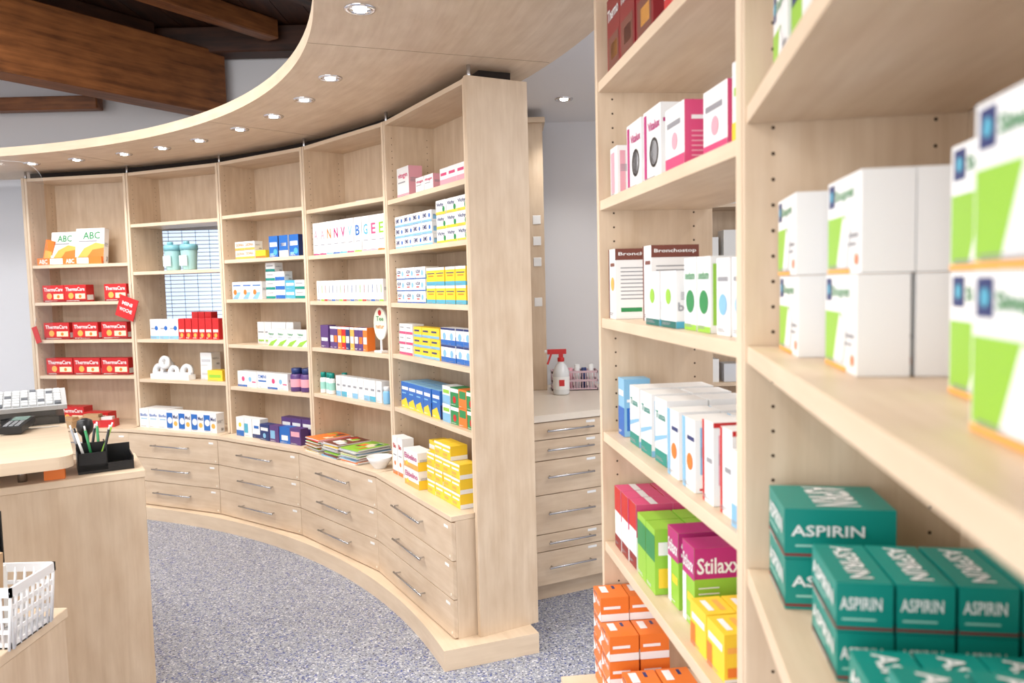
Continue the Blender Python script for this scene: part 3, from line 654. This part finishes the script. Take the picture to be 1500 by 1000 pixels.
mb.box(M @ RX(.12), 0, .075, 0, .15, .004, .03, BLACK); mb.box(M @ RX(.12), .01, .065, .09, .14, .03, .031, mat((120, 150, 140), .2))
for i in range(3):
    for j in range(4): mb.box(M @ RX(.12), .012+i*.019, .026+i*.019, .01+j*.018, .022+j*.018, .03, .033, mat((150, 152, 155)))
mb.obj('card_terminal', .001)
mb = MB(); mb.lathe(MK @ T(.50, .08, 1.0306), [(.03, 0), (.045, 0), (.045, .02), (.03, .02), (.03, 0)], mat((150, 170, 120), .3), 24, False); mb.obj('tape_roll')
mb = MB(); mb.box(MK @ T(.24, .02, .9306) @ RZ(.1), 0, .06, 0, .04, 0, .045, cm('org')); mb.box(MK @ T(.24, .02, .9762) @ RZ(.1), .01, .05, .008, .03, 0, .003, cm('w')); mb.obj('small_orange_carton')
mb = MB(); M = MK @ T(.54, .47, 1.0306)
mb.box(M @ RX(-.3) @ RZ(.1), 0, .12, 0, .004, 0, .17, cm('red')); mb.box(M, -.01, .14, 0, .06, 0, .02, cm('off')); mb.box(M @ RX(-.3) @ RZ(.1), .01, .11, -.001, 0, .1, .13, cm('w')); mb.obj('leaflet_holder')
mb = MB(); M = MK @ T(.03, .05, .9306)
mb.box(M, 0, .17, 0, .14, 0, .008, BLACK)
for (x0, x1, y0, y1, h) in ((0, .17, 0, .004, .03), (0, .17, .136, .14, .07), (0, .004, 0, .14, .045), (.166, .17, 0, .14, .07), (.08, .084, 0, .14, .09), (.08, .17, .06, .064, .095), (.08, .17, .0, .004, .07)):
    mb.box(M, x0, x1, y0, y1, .008, h, BLACK)
pens = [((.10, .03), (.07, .02), 'blk'), ((.12, .04), (.14, .05), 'dgrn'), ((.14, .03), (.17, .02), 'w'), ((.10, .09), (.10, .12), 'dgrn'), ((.13, .10), (.11, .08), 'blk'), ((.15, .09), (.18, .1), 'gry'), ((.11, .05), (.06, .07), 'grn')]
for p, q, c in pens:
    mb.rod(M, (p[0], p[1], .012), (q[0], q[1], .14), .0045, cm(c), 8)
    d = Vector((q[0]-p[0], q[1]-p[1], .128)); mb.rod(M, (q[0], q[1], .14), (q[0]+d.x*.12, q[1]+d.y*.12, .14+d.z*.12), .003, cm('w' if c != 'w' else 'blk'), 8)
mb.obj('pen_holder')
mb = MB(); M = MK @ T(.165, .24, .9306)
mb.box(M, -.03, .03, -.02, .02, 0, .035, BLACK); mb.lathe(M, [(.012, .035), (.01, .06), (.012, .10), (.024, .115), (.028, .135), (.024, .155), (.008, .163)], BLACK, 18); mb.obj('rubber_stamp')

mb = MB()
mb.box(I4, -1.75, -1.185, 1.74, 2.04, .69, .715, MAPLE_EDGE, 0)
mb.box(I4, -1.207, -1.187, 1.75, 2.03, 0, .69, MAPLE, 2); mb.box(I4, -1.745, -1.725, 1.75, 2.03, 0, .69, MAPLE, 2)
mb.box(I4, -1.725, -1.207, 2.01, 2.03, 0, .69, MAPLE, 2); mb.box(I4, -1.725, -1.207, 1.76, 2.01, .33, .35, MAPLE, 0)
mb.obj('side_cabinet', .0015)
mb = MB()
mb.box(I4, -1.56, -1.335, 1.98, 2.03, .7156, .722, BLACK); mb.box(I4, -1.56, -1.335, 2.026, 2.03, .722, .98, BLACK); mb.box(I4, -1.56, -1.335, 1.98, 1.983, .722, .90, BLACK)
for k in range(4): mb.box(T(-1.55+.05*k, 1.988+.009*k, .7226), 0, .06, 0, .006, 0, .26+.01*(k % 2), cm(('w', 'off', 'w', 'lgry')[k]))
mb.box(T(-1.42, 1.99, .7226), 0, .08, 0, .008, 0, .275, cm('w'))
mb.obj('leaflet_rack')
mb = MB(); WP = mat((236, 236, 238), .35)
x0, x1, y0, y1, z0, z1 = -1.55, -1.165, 1.785, 1.965, .7156, .865; tp = .014
def ring(z, o, hh, th):
    mb.box(I4, x0+o, x1-o, y0+o, y0+o+th, z, z+hh, WP); mb.box(I4, x0+o, x1-o, y1-o-th, y1-o, z, z+hh, WP)
    mb.box(I4, x0+o, x0+o+th, y0+o, y1-o, z, z+hh, WP); mb.box(I4, x1-o-th, x1-o, y0+o, y1-o, z, z+hh, WP)
ring(z1-.022, 0, .022, .006); ring(z0, tp, .014, .004); ring(z0+.036, tp*.75, .01, .003); ring(z0+.066, tp*.55, .01, .003); ring(z0+.096, tp*.35, .01, .003)
mb.box(I4, x0+tp, x1-tp, y0+tp, y1-tp, z0, z0+.004, WP)
n = 16
for i in range(n+1):
    x = x0+.004+(x1-x0-.008)*i/n
    for yy, s in ((y0, 1), (y1, -1)): mb.rod(I4, (x+(tp*.6 if i < n/2 else -tp*.6), yy+s*(tp+.002), z0), (x, yy+s*.003, z1-.01), .0034, WP, 6)
n = 8
for i in range(n+1):
    y = y0+.004+(y1-y0-.008)*i/n
    for xx, s in ((x0, 1), (x1, -1)): mb.rod(I4, (xx+s*(tp+.002), y, z0), (xx+s*.003, y, z1-.01), .0034, WP, 6)
mb.obj('white_plastic_basket')
mb = MB()
mb.box(T(-1.34, 1.83, .725) @ RY(.12) @ RX(.1), 0, .09, 0, .05, 0, .21, cm('kraft')); mb.box(T(-1.5, 1.84, .725) @ RY(-.1), 0, .1, 0, .07, 0, .17, mat((206, 176, 140))); mb.box(T(-1.40, 1.9, .725), 0, .14, 0, .02, 0, .15, cm('off'))
mb.obj('paper_bags')

# ---------------------------------------------------------------- backroom
d = Vector((.894, .447, 0)); e = Vector((-.447, .894, 0)); O = Vector((.02, 3.67, 0))
MC = Matrix(((d.x, e.x, 0, O.x), (d.y, e.y, 0, O.y), (0, 0, 1, 0), (0, 0, 0, 1)))
mb = MB()
mb.box(MC, 0, .95, .02, .95, .08, .88, MAPLE, 2); mb.box(MC, 0, .95, .05, .95, 0, .08, MAPLE, 0)
mb.box(MC, -.01, .96, -.01, .96, .88, .912, mat((228, 216, 200), .3), 0)
for cx0, cx1 in ((.0, .46), (.465, .95)):
    z = .875
    for hh in (.085, .10, .165, .19, .085, .165):
        mb.box(MC, cx0+.002, cx1-.002, 0, .019, z-hh+.004, z, MAPLE, 0)
        zc = z-hh*.45; xc = (cx0+cx1)/2+.04
        for sx in (-1, 1): mb.rod(MC, (xc+sx*.11, 0, zc), (xc+sx*.11, -.025, zc), .004, STEEL)
        mb.rod(MC, (xc-.13, -.025, zc), (xc+.13, -.025, zc), .005, STEEL)
        mb.box(MC, xc+.1, xc+.15, -.001, 0, z-.022, z-.01, mat((240, 240, 238)))
        z -= hh
mb.obj('backroom_drawer_counter', .0015)
mb = MB()
mb.box(I4, -.12, .20, 4.60, 4.85, .913, 2.44, MAPLE, 2); mb.box(I4, -.13, .215, 4.58, 4.86, 2.44, 2.47, MAPLE_EDGE, 0)
for z in (1.75, 1.87, 1.63, 1.4): mb.box(I4, .135, .18, 4.597, 4.60, z, z+.05, cm('w'))
mb.obj('tall_cabinet', .0015)
mb = MB()
for x in (.95, 1.45, 1.95): mb.box(I4, x, x+.02, 4.68, 4.97, 0, 2.3, MAPLE, 2)
for z in (.1, .5, .9, 1.25, 1.6, 1.95, 2.28): mb.box(I4, .97, 1.95, 4.68, 4.96, z, z+.02, MAPLE, 0)
mb.box(I4, .97, 1.95, 4.96, 4.97, .1, 2.3, MAPLE, 2)
for z in (.92, 1.27, 1.62, 1.97):
    for k in range(7):
        x = 1.0+.13*k
        if x > 1.33 and x < 1.48: continue
        mb.box(I4, x, x+.10, 4.72, 4.85, z+.0004, z+random.uniform(.1, .22), cm(random.choice(['w', 'off', 'off', 'lgry', 'brn'])))
mb.obj('backroom_storage_shelf', .001)
mb = MB(); M = T(.27, 4.42, .9126)
BT = mat((225, 228, 230), .25)
mb.lathe(M, [(.040, 0), (.046, .006), (.046, .11), (.043, .135), (.028, .165), (.018, .175), (.016, .185)], BT, 24)
mb.lathe(M, [(.0465, .03), (.0465, .10)], cm('w'), 24, False)
mb.box(M, -.015, .015, -.0475, -.0465, .05, .085, cm('red'))
mb.cyl(M, .019, .183, .205, cm('red'), 16)
mb.box(M, -.012, .012, -.01, .01, .205, .225, cm('red')); mb.box(M, -.075, .03, -.012, .012, .225, .252, cm('red'))
mb.box(M @ T(-.055, 0, .225) @ RY(.35), -.004, .006, -.007, .007, -.06, .0, cm('red')); mb.cyl(M @ T(-.075, 0, .24) @ RY(-math.pi/2), .008, 0, .015, cm('w'), 12)
mb.obj('spray_bottle', .001)
mb = MB(); PKB = mat((206, 176, 184), .5); bx = .225
for i in range(17):
    x = bx+.016*i; mb.box(T(x, 4.56, .9126), 0, .004, 0, .004, 0, .11, PKB); mb.box(T(x, 4.68, .9126), 0, .004, 0, .004, 0, .11, PKB)
for z in (0, .05, .10):
    mb.box(T(bx, 4.556, .9126+z), 0, .265, 0, .008, 0, .012, PKB); mb.box(T(bx, 4.68, .9126+z), 0, .265, 0, .008, 0, .012, PKB)
    mb.box(T(bx, 4.556, .9126+z), 0, .006, 0, .13, 0, .012, PKB); mb.box(T(bx+.26, 4.556, .9126+z), 0, .006, 0, .13, 0, .012, PKB)
mb.box(T(bx, 4.556, .9126), 0, .265, 0, .13, 0, .004, PKB)
for i, c in enumerate(['w', 'lgry', 'lpnk', 'w', 'navy', 'w']): mb.cyl(T(bx+.03+.04*i, 4.62, .917), .015, 0, .12+.02*(i % 2), cm(c), 12)
mb.obj('bottle_basket')

# ---------------------------------------------------------------- lights
def area(name, loc, rot, size, e, col=(1, 1, 1), sy=None):
    l = bpy.data.lights.new(name, 'AREA'); l.energy = e; l.size = size; l.color = col
    if sy: l.shape = 'RECTANGLE'; l.size_y = sy
    o = bpy.data.objects.new(name, l); scene.collection.objects.link(o); o.location = loc; o.rotation_euler = rot
for x, y in ((-4.6, 3.0), (-2.6, 3.0), (-4.6, 0.6), (-2.6, .6)):
    area('overhead_fill', (x, y, 3.3), (0, 0, 0), 1.2, 76, (1, .99, .975))  # unseen soft fill lamps, added to brighten the shop from above
area('front_fill', (-2.2, -2.8, 1.9), (math.radians(90), 0, 0), 6.0, 155, (.97, .985, 1), 2.8)  # unseen fill behind the camera, added for soft frontal light
area('backroom_light', (1.5, 2.4, 2.45), (0, 0, 0), 1.0, 26)
w = bpy.data.worlds.new('World'); scene.world = w; w.use_nodes = True
w.node_tree.nodes['Background'].inputs[0].default_value = (.96, .975, 1, 1); w.node_tree.nodes['Background'].inputs[1].default_value = 0.88

# ---------------------------------------------------------------- camera
cd = bpy.data.cameras.new('camera'); cam = bpy.data.objects.new('camera', cd); scene.collection.objects.link(cam)
cd.lens = 28; cd.sensor_width = 36; cd.clip_start = 0.02
cam.matrix_world = T(0, 0, HC) @ RX(math.radians(90-4.2)) @ RZ(math.radians(-1.35))
cd.dof.use_dof = True; cd.dof.focus_distance = 3.0; cd.dof.aperture_fstop = 5.0
scene.camera = cam
